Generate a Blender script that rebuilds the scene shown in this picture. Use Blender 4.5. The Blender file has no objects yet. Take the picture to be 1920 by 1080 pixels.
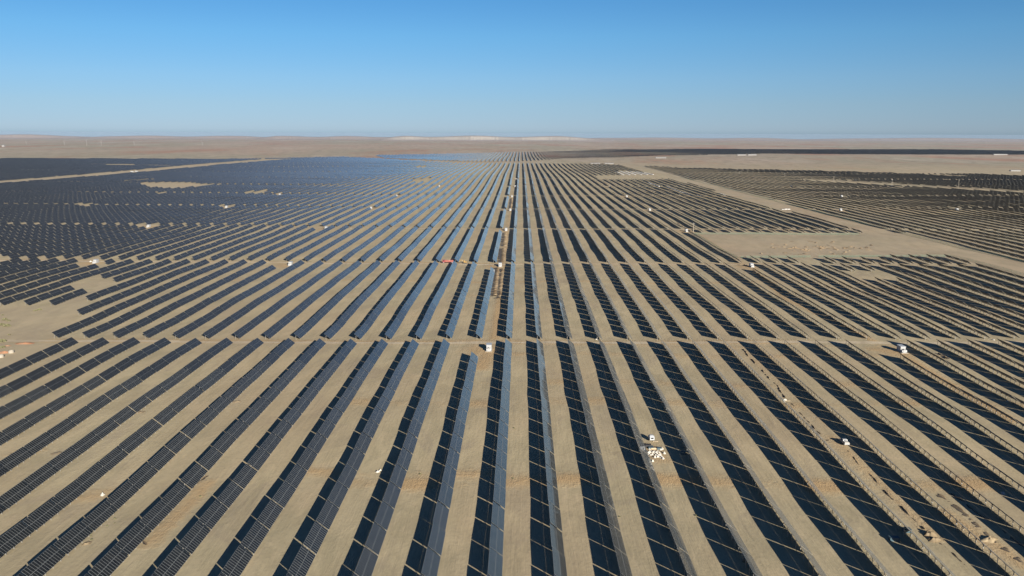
import bpy, bmesh, math, random
import numpy as np
from mathutils import Matrix, Vector, noise

random.seed(7)
rng = np.random.default_rng(7)
S = bpy.context.scene
COL = S.collection
R = math.radians

# ---------------------------------------------------------------- camera
CAM_H = 111.7
FPX = 1640.0                      # focal length in pixels of the 1920 px wide photograph
YAW, PITCH, ROLL = R(0.55), math.atan(290.0 / FPX), R(0.20)
fw = Vector((-math.sin(YAW) * math.cos(PITCH), math.cos(YAW) * math.cos(PITCH), -math.sin(PITCH)))
rt0 = Vector((math.cos(YAW), math.sin(YAW), 0))
up0 = rt0.cross(fw)
rt = rt0 * math.cos(ROLL) + up0 * math.sin(ROLL)
up = up0 * math.cos(ROLL) - rt0 * math.sin(ROLL)
cd = bpy.data.cameras.new('camera')
cam = bpy.data.objects.new('camera', cd)
COL.objects.link(cam)
cam.matrix_world = Matrix(((rt.x, up.x, -fw.x, 0), (rt.y, up.y, -fw.y, 0), (rt.z, up.z, -fw.z, CAM_H), (0, 0, 0, 1)))
cd.sensor_width = 36.0
cd.lens = FPX / 1920.0 * 36.0
cd.clip_start = 1.0
cd.clip_end = 200000.0
S.camera = cam

# ---------------------------------------------------------------- light
SUN = Vector((1.43, -3.09, 1.0)).normalized()
SUN_EL = math.asin(SUN.z)
SUN_AZ = math.atan2(SUN.x, SUN.y)
W = bpy.data.worlds.new('World')
S.world = W
W.use_nodes = True
nt = W.node_tree
nt.nodes.clear()
wo = nt.nodes.new('ShaderNodeOutputWorld')
bg = nt.nodes.new('ShaderNodeBackground')
sky = nt.nodes.new('ShaderNodeTexSky')
sky.sky_type = 'NISHITA'
sky.sun_disc = False
sky.sun_elevation = SUN_EL
sky.sun_rotation = SUN_AZ
sky.altitude = 3000.0
sky.air_density = 1.0
sky.dust_density = 0.1
sky.ozone_density = 4.0
bg.inputs['Strength'].default_value = 0.05
# clear evening air: tint of the sky by height above the horizon
tcn = nt.nodes.new('ShaderNodeTexCoord')
sxyz = nt.nodes.new('ShaderNodeSeparateXYZ')
nt.links.new(tcn.outputs['Generated'], sxyz.inputs[0])
rmp = nt.nodes.new('ShaderNodeValToRGB')
els = rmp.color_ramp.elements
SKY_TINT = ((0.0, (.46, .54, .74)), (.005, (.57, .62, .81)), (.032, (.68, .71, .80)), (.060, (.72, .81, .87)), (.105, (.65, .91, .96)), (.155, (.52, .87, .98)), (.35, (.42, .66, .80)), (1.0, (.30, .48, .66)))
for i_, (p_, c_) in enumerate(SKY_TINT):
    e_ = els[i_] if i_ < 2 else els.new(p_)
    e_.position = p_
    e_.color = (*c_, 1)
nt.links.new(sxyz.outputs[2], rmp.inputs[0])
mul = nt.nodes.new('ShaderNodeMixRGB')
mul.blend_type = 'MULTIPLY'
mul.inputs[0].default_value = 1.0
nt.links.new(sky.outputs[0], mul.inputs[1])
nt.links.new(rmp.outputs[0], mul.inputs[2])
nt.links.new(mul.outputs[0], bg.inputs['Color'])
nt.links.new(bg.outputs[0], wo.inputs['Surface'])
ld = bpy.data.lights.new('sun', 'SUN')
ld.energy = 5.0
ld.angle = R(0.5)
ld.color = (1.0, 0.92, 0.80)
sun = bpy.data.objects.new('sun', ld)
COL.objects.link(sun)
sun.rotation_euler = SUN.to_track_quat('Z', 'Y').to_euler()
S.view_settings.view_transform = 'Standard'
S.view_settings.look = 'None'
S.view_settings.gamma = 1.0
S.view_settings.exposure = 0.95
S.render.engine = 'CYCLES'
S.cycles.max_bounces = 5
S.cycles.diffuse_bounces = 3
S.cycles.glossy_bounces = 3
S.cycles.volume_bounces = 0

# ---------------------------------------------------------------- terrain height
RE = 7.4e6
WAV = []
_r = random.Random(11)
for lam, amp in ((210, .55), (150, .42), (120, .36), (88, .24), (70, .20), (55, .13), (43, .10), (34, .06)):
    a = _r.uniform(0, math.pi)
    WAV.append((2 * math.pi / lam * math.cos(a), 2 * math.pi / lam * math.sin(a), _r.uniform(0, 6.28), amp * .40))
BIG = []
for lam, amp in ((1900, 2.2), (1250, 1.6), (820, 1.0)):
    a = _r.uniform(0, math.pi)
    BIG.append((2 * math.pi / lam * math.cos(a), 2 * math.pi / lam * math.sin(a), _r.uniform(0, 6.28), amp))


def sstep(a, b, t):
    t = np.clip((t - a) / (b - a), 0, 1)
    return t * t * (3 - 2 * t)


def H(x, y):
    x = np.asarray(x, float)
    y = np.asarray(y, float)
    d = np.hypot(x, y)
    z = np.zeros(np.broadcast(x, y).shape)
    for kx, ky, ph, am in WAV:
        z = z + am * np.sin(kx * x + ky * y + ph)
    b = np.zeros_like(z)
    for kx, ky, ph, am in BIG:
        b = b + am * np.sin(kx * x + ky * y + ph)
    z = z + b * sstep(600, 2600, d)
    far = sstep(9000, 22000, d)
    z = z + far * (5 * np.sin(x / 3300 + .6) * np.sin(y / 5100 + 1.0) + 3 * np.sin(x / 1400 + y / 4000))
    return z - d * d / (2 * RE)


def ray(px, py):
    u, v = px - 960.0, 540.0 - py
    return fw * FPX + rt * u + up * v


def G(px, py, z=None):
    """ground point under a pixel of the photograph"""
    d = ray(px, py)
    zz = 0.0
    for _ in range(12):
        t = (CAM_H - zz) / -d.z
        x, y = d.x * t, d.y * t
        zz = float(H(x, y)) if z is None else z
    return x, y, zz


CAMP = np.array([0, 0, CAM_H])
Mc = np.array([list(rt), list(up), list(fw)])


def proj(x, y, z):
    p = np.stack(np.broadcast_arrays(np.asarray(x, float), np.asarray(y, float), np.asarray(z, float) - CAM_H), 0).reshape(3, -1)
    q = Mc @ p
    q[2] = np.where(q[2] < 1, 1, q[2])
    return 960 + FPX * q[0] / q[2], 540 - FPX * q[1] / q[2]


def inpoly(px, py, poly):
    c = np.zeros(px.shape, bool)
    n = len(poly)
    for i in range(n):
        x1, y1 = poly[i]
        x2, y2 = poly[(i + 1) % n]
        if y1 == y2:
            continue
        k = ((y1 > py) != (y2 > py)) & (px < (x2 - x1) * (py - y1) / (y2 - y1) + x1)
        c ^= k
    return c


# ---------------------------------------------------------------- materials
def mat(name, col=(.5, .5, .5), rough=.6, metal=0.0, spec=.5):
    m = bpy.data.materials.new(name)
    m.use_nodes = True
    b = m.node_tree.nodes['Principled BSDF']
    b.inputs['Base Color'].default_value = (*col, 1)
    b.inputs['Roughness'].default_value = rough
    b.inputs['Metallic'].default_value = metal
    b.inputs['Specular IOR Level'].default_value = spec
    return m


def N(m, t, **kw):
    n = m.node_tree.nodes.new(t)
    for k, v in kw.items():
        setattr(n, k, v)
    return n


def L(m, a, b):
    m.node_tree.links.new(a, b)


def worn(name, col, rough=.6, metal=0.0, var=.25, scale=1.5):
    """paint or plastic with a little dirt"""
    m = mat(name, col, rough, metal)
    b = m.node_tree.nodes['Principled BSDF']
    tc = N(m, 'ShaderNodeNewGeometry')
    nz = N(m, 'ShaderNodeTexNoise')
    nz.inputs['Scale'].default_value = scale
    nz.inputs['Detail'].default_value = 5
    L(m, tc.outputs['Position'], nz.inputs['Vector'])
    mx = N(m, 'ShaderNodeMixRGB')
    mx.inputs[1].default_value = (*col, 1)
    mx.inputs[2].default_value = (*[c * (1 - var) + d * var * .6 for c, d in zip(col, (.4, .33, .24))], 1)
    L(m, nz.outputs['Fac'], mx.inputs[0])
    L(m, mx.outputs[0], b.inputs['Base Color'])
    return m


def ramp(m, src, p0, p1):
    r = N(m, 'ShaderNodeMapRange')
    r.inputs['From Min'].default_value = p0
    r.inputs['From Max'].default_value = p1
    L(m, src, r.inputs['Value'])
    return r.outputs[0]


def noise_at(m, pos, scale, detail=4, sx=1, sy=1, rough=.55, dist=0.0):
    mp = N(m, 'ShaderNodeMapping')
    mp.inputs['Scale'].default_value = (sx, sy, 1)
    L(m, pos, mp.inputs['Vector'])
    nz = N(m, 'ShaderNodeTexNoise')
    nz.inputs['Scale'].default_value = scale
    nz.inputs['Detail'].default_value = detail
    nz.inputs['Roughness'].default_value = rough
    nz.inputs['Distortion'].default_value = dist
    L(m, mp.outputs[0], nz.inputs['Vector'])
    return nz.outputs['Fac']


def mixc(m, fac, c1, c2, mode='MIX'):
    x = N(m, 'ShaderNodeMixRGB', blend_type=mode)
    for i, c in ((1, c1), (2, c2)):
        if isinstance(c, tuple):
            x.inputs[i].default_value = (*c, 1)
        else:
            L(m, c, x.inputs[i])
    if isinstance(fac, (int, float)):
        x.inputs[0].default_value = fac
    else:
        L(m, fac, x.inputs[0])
    return x.outputs[0]


def mth(m, op, a, b=None, clamp=False):
    x = N(m, 'ShaderNodeMath', operation=op, use_clamp=clamp)
    for i, c in ((0, a), (1, b)):
        if c is None:
            continue
        if isinstance(c, (int, float)):
            x.inputs[i].default_value = c
        else:
            L(m, c, x.inputs[i])
    return x.outputs[0]


def sand_material(name, attr=True, base=((.395, .336, .212), (.475, .400, .254)), orange=(.485, .335, .175)):
    m = mat(name, (.4, .3, .2), .95, 0, .15)
    b = m.node_tree.nodes['Principled BSDF']
    geo = N(m, 'ShaderNodeNewGeometry')
    P = geo.outputs['Position']
    n1 = noise_at(m, P, .012, 6, 1, .6)
    n2 = noise_at(m, P, .11, 6, 1, .35, .6, .4)
    n3 = noise_at(m, P, .9, 5, 1, .8, .65)
    trk = noise_at(m, P, 1.0, 4, .8, .03, .65, .5)          # wheel ruts along the rows
    trk2 = noise_at(m, P, 1.0, 3, .45, .02, .6, .3)
    c = mixc(m, ramp(m, n2, .40, .60), base[0], base[1])
    n4 = noise_at(m, P, .045, 5, 1, .5, .7, .8)
    c = mixc(m, mth(m, 'MULTIPLY', ramp(m, n4, .54, .64), .55, True), c, (.53, .43, .275))
    c = mixc(m, mth(m, 'MULTIPLY', ramp(m, n4, .46, .36), .50, True), c, (.32, .265, .19))
    c = mixc(m, mth(m, 'MULTIPLY', ramp(m, n1, .42, .62), .45, True), c, (.455, .345, .215))
    c = mixc(m, mth(m, 'MULTIPLY', ramp(m, n3, .50, .70), .38, True), c, (.28, .23, .16))
    c = mixc(m, mth(m, 'MULTIPLY', ramp(m, trk, .58, .72), .20, True), c, (.33, .26, .175))
    c = mixc(m, mth(m, 'MULTIPLY', ramp(m, trk, .42, .30), .20, True), c, (.50, .40, .275))
    hgt = mth(m, 'ADD', mth(m, 'MULTIPLY', n3, .26), mth(m, 'ADD', mth(m, 'MULTIPLY', trk, .34), mth(m, 'MULTIPLY', n2, 1.2)))
    if attr:
        at = N(m, 'ShaderNodeAttribute', attribute_name='tint')
        sp = N(m, 'ShaderNodeSeparateColor')
        L(m, at.outputs['Color'], sp.inputs[0])
        fine = noise_at(m, P, .35, 6, 1, 1, .7)
        org = mth(m, 'MULTIPLY', ramp(m, mth(m, 'ADD', sp.outputs[0], mth(m, 'MULTIPLY', fine, .9)), .55, 1.15), .85, True)
        org = mth(m, 'MULTIPLY', org, ramp(m, sp.outputs[0], .02, .15))
        c = mixc(m, org, c, orange)
        # distant plain: ochre, violet and scrubby patches
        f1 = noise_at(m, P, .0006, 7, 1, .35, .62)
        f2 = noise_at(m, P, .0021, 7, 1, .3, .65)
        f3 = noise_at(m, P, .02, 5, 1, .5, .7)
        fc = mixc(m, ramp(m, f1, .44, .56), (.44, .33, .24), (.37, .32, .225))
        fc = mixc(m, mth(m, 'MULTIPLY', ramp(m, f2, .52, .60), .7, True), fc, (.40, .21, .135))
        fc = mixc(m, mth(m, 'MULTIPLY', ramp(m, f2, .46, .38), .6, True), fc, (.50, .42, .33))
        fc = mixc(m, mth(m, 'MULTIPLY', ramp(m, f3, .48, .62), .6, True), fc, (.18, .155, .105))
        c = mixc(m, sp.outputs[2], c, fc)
        # bare compacted sand (green channel)
        c = mixc(m, mth(m, 'MULTIPLY', sp.outputs[1], .6), c, (.47, .375, .255))
        rip = noise_at(m, P, .9, 3, 1.2, .35, .6, 1.6)
        hgt = mth(m, 'ADD', hgt, mth(m, 'MULTIPLY', mth(m, 'MULTIPLY', rip, org), 1.2))
    bp = N(m, 'ShaderNodeBump')
    bp.inputs['Distance'].default_value = .42
    bp.inputs['Strength'].default_value = .7
    L(m, hgt, bp.inputs['Height'])
    L(m, c, b.inputs['Base Color'])
    L(m, bp.outputs[0], b.inputs['Normal'])
    return m


def glass_like(name, pattern=False):
    m = mat(name, (.010, .012, .019), .13, 0, .5)
    b = m.node_tree.nodes['Principled BSDF']
    b.inputs['IOR'].default_value = 1.42
    b.inputs['Sheen Weight'].default_value = .38          # fine desert dust, seen at a grazing angle
    b.inputs['Sheen Roughness'].default_value = .24
    b.inputs['Sheen Tint'].default_value = (.92, .97, .95, 1)
    b.inputs['Specular Tint'].default_value = (.95, .86, .72, 1)     # anti-reflective coat with dust
    geo = N(m, 'ShaderNodeNewGeometry')
    dust = noise_at(m, geo.outputs['Position'], .5, 5, 1, 1, .6)
    base = mixc(m, mth(m, 'MULTIPLY', dust, .05), (.005, .008, .010), (.36, .31, .24))
    rough = mth(m, 'ADD', mth(m, 'MULTIPLY', dust, .07), .035)
    oi = N(m, 'ShaderNodeObjectInfo')
    base = mixc(m, mth(m, 'MULTIPLY', oi.outputs['Random'], .035), base, (.20, .19, .18))
    if pattern:
        uv = N(m, 'ShaderNodeUVMap', uv_map='uv')
        sx = N(m, 'ShaderNodeSeparateXYZ')
        L(m, uv.outputs[0], sx.inputs[0])
        def band(o, w):
            f = mth(m, 'FRACT', o)
            f = mth(m, 'ABSOLUTE', mth(m, 'SUBTRACT', f, .5))
            return mth(m, 'GREATER_THAN', f, .5 - w)
        k = mth(m, 'MAXIMUM', band(sx.outputs[0], .053), band(sx.outputs[1], .022))
        base = mixc(m, k, base, (.20, .205, .205))
        rough = mth(m, 'ADD', rough, mth(m, 'MULTIPLY', k, .25))
        L(m, mth(m, 'MULTIPLY', k, .5), b.inputs['Metallic'])
    L(m, base, b.inputs['Base Color'])
    L(m, rough, b.inputs['Roughness'])
    return m


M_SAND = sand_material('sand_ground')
M_HEAP = sand_material('loose_sand', attr=False, base=((.19, .145, .09), (.25, .195, .12)))
M_BROWN = sand_material('brown_earth', attr=False, base=((.16, .112, .066), (.28, .205, .125)))
M_TRENCH_SHADE = worn('trench_shade', (.055, .042, .030), .9, 0, .3)  # near-black colour painted in for the shade inside open trenches
M_ORANGE = sand_material('red_sand', attr=False, base=((.42, .19, .10), (.50, .25, .14)))
M_TRACK = sand_material('track_sand', attr=False, base=((.52, .435, .30), (.60, .505, .355)))
M_GLASS = glass_like('module_glass')
M_FIELD = glass_like('module_field', True)
M_FRAME = mat('module_frame', (.23, .24, .235), .5, .3)
M_STEEL = worn('galvanised_steel', (.30, .295, .28), .5, .1, .15)
M_BACK = mat('module_backsheet', (.014, .017, .026), .45)
M_WHITE = worn('white_paint', (.34, .35, .355), .45, 0, .12)
M_GREY = worn('grey_paint', (.42, .45, .48), .5, 0, .2)
M_DARK = mat('dark_rubber', (.025, .025, .028), .8)
M_WIN = mat('window_glass', (.02, .025, .03), .08)
M_RED = worn('red_paint', (.27, .06, .05), .5, 0, .25, .8)
M_DRED = worn('dark_red_paint', (.26, .03, .04), .4, 0, .2)
M_YEL = worn('yellow_paint', (.36, .22, .06), .5, 0, .25)
M_BLUE = worn('dark_teal_plastic', (.04, .09, .12), .5, 0, .2)
M_SACK = worn('white_sack_fabric', (.58, .56, .50), .8, 0, .35, 1.0)
M_WOOD = worn('pale_timber', (.55, .44, .30), .8, 0, .3)
M_CONC = worn('concrete', (.33, .30, .25), .85, 0, .25)
M_GREEN = worn('green_fence_wire', (.07, .17, .11), .6, 0, .15)
M_SHRUB = worn('dry_shrub', (.13, .135, .055), .9, 0, .5, 1.2)
M_FAR = worn('weathered_pale_metal', (.24, .24, .24), .6, 0, .3, .2)
M_TARP = worn('white_tarp', (.42, .415, .40), .6, 0, .1)


# ---------------------------------------------------------------- mesh helpers
def link(name, me, m=None, parent=None, loc=None):
    o = bpy.data.objects.new(name, me)
    COL.objects.link(o)
    if m is not None:
        for x in (m if isinstance(m, (list, tuple)) else (m,)):
            me.materials.append(x)
    if parent is not None:
        o.parent = parent
    if loc is not None:
        o.location = loc
    return o


def empty(name, loc, rz=0.0):
    o = bpy.data.objects.new(name, None)
    o.empty_display_size = .5
    COL.objects.link(o)
    o.location = loc
    o.rotation_euler = (0, 0, rz)
    return o


def tag(o, label=None, cat=None, group=None, kind=None):
    if label:
        o['label'] = label
    if cat:
        o['category'] = cat
    if group:
        o['group'] = group
    if kind:
        o['kind'] = kind
    return o


class MB:
    def __init__(self):
        self.v, self.f, self.mi, self.sm = [], [], [], []

    def add(self, v, f, mi=0, smooth=False):
        n = len(self.v)
        self.v += [tuple(p) for p in v]
        self.f += [tuple(i + n for i in q) for q in f]
        self.mi += [mi] * len(f)
        self.sm += [smooth] * len(f)
        return self

    def box(self, x0, x1, y0, y1, z0, z1, mi=0, M=None):
        v = [Vector(p) for p in ((x0, y0, z0), (x1, y0, z0), (x1, y1, z0), (x0, y1, z0), (x0, y0, z1), (x1, y0, z1), (x1, y1, z1), (x0, y1, z1))]
        if M is not None:
            v = [M @ p for p in v]
        return self.add(v, [(0, 3, 2, 1), (4, 5, 6, 7), (0, 1, 5, 4), (1, 2, 6, 5), (2, 3, 7, 6), (3, 0, 4, 7)], mi)

    def cyl(self, p, q, r, n=10, mi=0, r2=None):
        p, q = Vector(p), Vector(q)
        r2 = r if r2 is None else r2
        a = (q - p).normalized()
        b = a.orthogonal().normalized()
        c = a.cross(b)
        v = []
        for e, rr in ((p, r), (q, r2)):
            v += [e + (b * math.cos(t) + c * math.sin(t)) * rr for t in [2 * math.pi * i / n for i in range(n)]]
        f = [(i, (i + 1) % n, n + (i + 1) % n, n + i) for i in range(n)] + [tuple(range(n - 1, -1, -1)), tuple(range(n, 2 * n))]
        return self.add(v, f, mi)

    def prism(self, prof, x0, x1, mi=0):
        """profile in (y,z) extruded along x"""
        n = len(prof)
        v = [(x0, y, z) for y, z in prof] + [(x1, y, z) for y, z in prof]
        f = [(i, (i + 1) % n, n + (i + 1) % n, n + i) for i in range(n)] + [tuple(range(n - 1, -1, -1)), tuple(range(n, 2 * n))]
        return self.add(v, f, mi)

    def mesh(self, name, bevel=0.0):
        me = bpy.data.meshes.new(name)
        me.from_pydata(self.v, [], self.f)
        me.polygons.foreach_set('material_index', self.mi)
        me.polygons.foreach_set('use_smooth', self.sm)
        bm = bmesh.new()
        bm.from_mesh(me)
        bmesh.ops.recalc_face_normals(bm, faces=bm.faces)
        if bevel:
            bmesh.ops.bevel(bm, geom=list(bm.edges), offset=bevel, segments=2, affect='EDGES', clamp_overlap=True)
        bm.to_mesh(me)
        bm.free()
        return me

    def obj(self, name, m, parent=None, bevel=0.0, loc=None):
        return link(name, self.mesh(name, bevel), m, parent, loc)


def raw_mesh(name, V, F, mi=None, uv=None):
    """fast quad mesh from arrays"""
    me = bpy.data.meshes.new(name)
    me.vertices.add(len(V))
    me.vertices.foreach_set('co', np.ascontiguousarray(V, np.float32).ravel())
    me.loops.add(F.size)
    me.loops.foreach_set('vertex_index', np.ascontiguousarray(F, np.int32).ravel())
    me.polygons.add(len(F))
    me.polygons.foreach_set('loop_start', np.arange(0, F.size, 4, dtype=np.int32))
    if mi is not None:
        me.polygons.foreach_set('material_index', np.ascontiguousarray(mi, np.int32))
    if uv is not None:
        l = me.uv_layers.new(name='uv')
        l.data.foreach_set('uv', np.ascontiguousarray(uv, np.float32).ravel())
    me.polygons.foreach_set('use_smooth', np.zeros(len(F), bool))
    me.update()
    me.validate()
    return me


# ---------------------------------------------------------------- layout in plan
PITCH_X = 16.55
X0 = -4.25
PER = 14.94                      # table pitch along a row
HALF = 7.20                     # half table length
TILT = R(39)
LS = 4.58
ZL = .93
CT, ST = math.cos(TILT), math.sin(TILT)


def curve_xy(pts):
    w = sorted((G(x, y)[:2] for x, y in pts))
    xs = np.array([p[0] for p in w])
    ys = np.array([p[1] for p in w])
    # straight on past both ends
    s0 = (ys[1] - ys[0]) / (xs[1] - xs[0])
    s1 = (ys[-1] - ys[-2]) / (xs[-1] - xs[-2])
    xs = np.concatenate([[xs[0] - 3000], xs, [xs[-1] + 3000]])
    ys = np.concatenate([[ys[0] - 3000 * max(-.02, min(.02, s0))], ys, [ys[-1] + 3000 * max(-.02, min(.02, s1))]])
    return xs, ys


TRACKS_PX = [
    [(0, 640), (640, 643), (1300, 643.5), (1900, 642)],
    [(0, 488.5), (370, 491.5), (965, 495.6), (1310, 496.5), (1640, 498.5)],
    [(0, 421.5), (350, 424), (590, 426), (965, 430.3), (1300, 430.8), (1600, 432)],
    [(0, 383.5), (250, 386), (400, 387), (630, 389), (965, 392.5), (1460, 394), (1900, 392)],
    [(0, 360), (213, 362), (460, 363.7), (623, 365.5), (960, 367.5), (1280, 368), (1900, 368)],
    [(0, 341.5), (430, 346.7), (883, 348.8), (1200, 350), (1900, 350)],
    [(0, 329), (283, 333), (567, 333.7), (900, 335), (1200, 337), (1900, 338)],
    [(0, 319), (600, 323), (1200, 325), (1900, 327)],
    [(300, 311.5), (600, 313.5), (1200, 316), (1900, 317)],
    [(300, 305), (600, 306), (1200, 308), (1900, 309)],
    [(300, 298.5), (600, 299.5), (1200, 300.5), (1900, 301)],
    [(300, 293.5), (600, 294), (1200, 295), (1900, 296)],
    [(300, 288.5), (600, 289), (1200, 290), (1900, 291)],
    [(300, 284.5), (600, 285), (1200, 286), (1900, 287)],
    [(300, 281), (600, 281.5), (1200, 282), (1900, 283)],
    [(300, 277.5), (600, 278), (1200, 278.5), (1900, 279.5)],
]
TRACKS = [curve_xy(t) for t in TRACKS_PX]
ty = lambda i, x: float(np.interp(x, *TRACKS[i]))

INCL = [
    [(-700, 2000), (-700, 297.5), (0, 297.5), (450, 298.5), (567, 296), (640, 294.5), (702, 297), (760, 300.5), (853, 305.5), (928, 306.5),
     (1066, 307), (1118, 306.5), (1162, 310), (1207, 321.5), (1253, 335.5), (1313, 349.5), (1363, 366), (1413, 379.5), (1457, 392),
     (1513, 406.5), (1580, 424.5), (1613, 437), (1300, 437.5), (1385, 485), (1520, 485), (1780, 483.5), (1810, 488), (1863, 503), (1920, 518), (2700, 730), (2700, 2000)],
    [(1209, 311.5), (1282, 315.5), (1386, 318), (1490, 320), (1576, 322.5), (1706, 326), (1810, 326), (1920, 330.5), (2700, 350), (2700, 690),
     (1920, 490.5), (1863, 477), (1780, 458), (1697, 437.5), (1613, 417), (1530, 395), (1447, 373), (1347, 347), (1280, 332), (1209, 313)],
    [(702, 291.5), (894, 287.5), (941, 286), (1066, 283.5), (1137, 280), (1300, 279.5), (1500, 280.5), (1750, 280.5), (1920, 283), (2200, 285), (2200, 291), (1920, 290), (1600, 289.5), (1438, 288),
     (1334, 290.5), (1225, 292), (1160, 295), (1058, 297), (998, 301.5), (920, 302.7), (853, 302), (720, 296.5)],
]
EXCL = [
    [(-80, 351), (100, 337.5), (200, 329), (300, 320.5), (400, 310.5), (500, 302), (567, 297.5), (500, 298), (400, 305.5), (300, 314.5), (200, 323.5), (100, 332), (-80, 345)],
    [(257, 343), (333, 341.5), (412, 347), (340, 354), (280, 352.5)],
    [(227, 339), (290, 335), (290, 337.5), (235, 340.5)],
    [(163, 307.2), (210, 307.5), (290, 309.5), (330, 311.5), (215, 310.5), (165, 308.6)],
    [(147, 383), (170, 382.5), (170, 388), (150, 388.5)], [(413, 387), (430, 385.5), (430, 390.5), (416, 392)],
    [(250, 421.5), (280, 420.5), (280, 429), (256, 430)], [(455, 360.5), (500, 357.5), (500, 361), (475, 364.5)],
    [(517, 363.5), (530, 363), (530, 367), (518, 367)], [(297, 362.5), (315, 362), (315, 365), (300, 365)],
    [(-60, 478), (14, 480), (22, 496), (-60, 500)], [(146, 489), (205, 487), (196, 503), (160, 501)],
    [(125, 541), (177, 524), (217, 526), (168, 560), (148, 585), (103, 636), (-90, 642), (-90, 577), (97, 574), (190, 537)],
    [(-900, 644), (118, 644), (-70, 728), (-900, 1000)],
    [(1590, 508), (1650, 508), (1690, 525), (1625, 524)], [(1497, 484), (1530, 484), (1530, 495), (1515, 495)],
    [(1120, 329.3), (1226, 327), (1262, 336), (1252, 336), (1126, 335.8)],
    [(1155, 320.5), (1182, 320.5), (1232, 328.6), (1172, 328.6)],
    [(1507, 336), (1613, 341), (1697, 346), (1797, 352), (1920, 358.5), (2300, 376), (2300, 381), (1920, 363), (1797, 356), (1697, 350), (1613, 345.5), (1507, 339)],
    [(1720, 327), (1760, 327.3), (1820, 331), (1790, 331.5)],
    [(775, 335.5), (820, 333.5), (800, 341), (770, 343)], [(780, 312), (800, 311), (800, 314), (785, 315)],
]
# white transformer cabins: pixel of the base, index of the track they stand below
CABINS = [(917, 656, 0), (1690, 659, 0), (938, 499.5, 1), (545, 497.5, 1), (1409, 500.5, 1), (180, 493, 1),
          (949, 432.5, 2), (1287, 434.5, 2), (612, 429.5, 2), (279, 426, 2),
          (957, 395, 3), (696, 391.5, 3), (1218, 394.8, 3), (425, 389.5, 3), (1794, 394.5, 3), (1576, 395, 3),
          (960, 369.5, 4), (744, 368.5, 4), (1175, 369.5, 4), (525, 366, 4), (1578, 369, 4),
          (966, 350.5, 5), (1144, 351.5, 5), (1484, 350.5, 5), (1672, 350.5, 5), (824, 349.5, 5),
          (968, 337, 6), (1604, 339.5, 6), (1858, 347, 6)]

rows = np.arange(-330, 331)
T = []                                        # tables: x, y, half length, row, block, order below the track
STRIPS = []
cab_xy = []
for px, py, ti in CABINS:
    x, y, z = G(px, py)
    cab_xy.append((x, y, z, ti))
for k in rows:
    X = X0 + PITCH_X * k
    edges = [-60.0] + [ty(i, X) for i in range(len(TRACKS))]
    for b in range(len(TRACKS)):
        ya, yb = edges[b], edges[b + 1]
        yb -= 5.3 if b < 10 else 8
        ya += 0 if b == 0 else 5.3
        if yb - ya < PER:
            continue
        if abs(X) > yb * .66 + 60:
            continue
        drop = 0
        for cx, cy, cz, ti in cab_xy:
            if ti == b and -9.5 < X - cx < 7.1 and not (-9.5 < X + PITCH_X - cx < 7.1):
                drop = 2
        if b < 8:
            n = int(round((yb - ya) / PER)) if b else int((yb - ya) / PER)
            per = (yb - ya) / n if b else PER
            if per < 14.7:
                n -= 1
                per = (yb - ya) / n
            for j in range(n):
                if j < drop:
                    continue
                yc = yb - per * (j + .5)
                if abs(X) < yc * .66 + 45 and yc > 150:
                    T.append((X, yc, HALF, k, b, j))
        else:
            Ls = yb - ya
            n = max(1, int(round(Ls / 62.0)))
            per = Ls / n
            for j in range(n):
                yc = yb - per * (j + .5)
                T.append((X, yc, per / 2 - .9, k, b, 99))
T = np.array(T)
tz = H(T[:, 0], T[:, 1])
qx, qy = proj(T[:, 0] - 1.8, T[:, 1], tz + .5)
keep = np.zeros(len(T), bool)
for p in INCL:
    keep |= inpoly(qx, qy, p)
for p in EXCL:
    keep &= ~inpoly(qx, qy, p)
keep &= (qx > -120) & (qx < 2040) & (qy < 1190)
T, tz, qx, qy = T[keep], tz[keep], qx[keep], qy[keep]
zA = H(T[:, 0] - 1.8, T[:, 1] - T[:, 2])
zB = H(T[:, 0] - 1.8, T[:, 1] + T[:, 2])
tz = (zA + zB + 2 * tz) / 4
slope = (zB - zA) / (2 * T[:, 2])
dist = np.hypot(T[:, 0], T[:, 1])
slope = slope + rng.normal(0, .0028, len(T))
tz = tz + rng.normal(0, .035, len(T))
T[:, 0] += rng.normal(0, .05, len(T))
print('tables', len(T))

# the 300 tables that show largest get their own objects
inframe = (qx > -12) & (qx < 1932) & (qy < 1092)
near_idx = np.argsort(np.where(inframe, dist, 1e9))[:300]
near = np.zeros(len(T), bool)
near[near_idx] = True

# ---------------------------------------------------------------- the ground sheet
def axis(lo, hi, step, far_lo, far_hi, g):
    a = list(np.arange(lo, hi + .1, step))
    s, v = step, a[-1]
    while v < far_hi:
        s *= g
        v += s
        a.append(v)
    s, v = step, a[0]
    pre = []
    while v > far_lo:
        s *= g
        v -= s
        pre.append(v)
    return np.array(pre[::-1] + a)


gx = axis(-430, 430, 2.5, -29000, 29000, 1.035)
gy = axis(150, 800, 2.5, -4000, 30500, 1.028)
XX, YY = np.meshgrid(gx, gy)
ZZ = H(XX, YY)
nx, ny = len(gx), len(gy)
V = np.stack([XX.ravel(), YY.ravel(), ZZ.ravel()], 1)
I = np.arange(nx * ny).reshape(ny, nx)
F = np.stack([I[:-1, :-1], I[:-1, 1:], I[1:, 1:], I[1:, :-1]], -1).reshape(-1, 4)
me = raw_mesh('ground', V, F)
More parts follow.
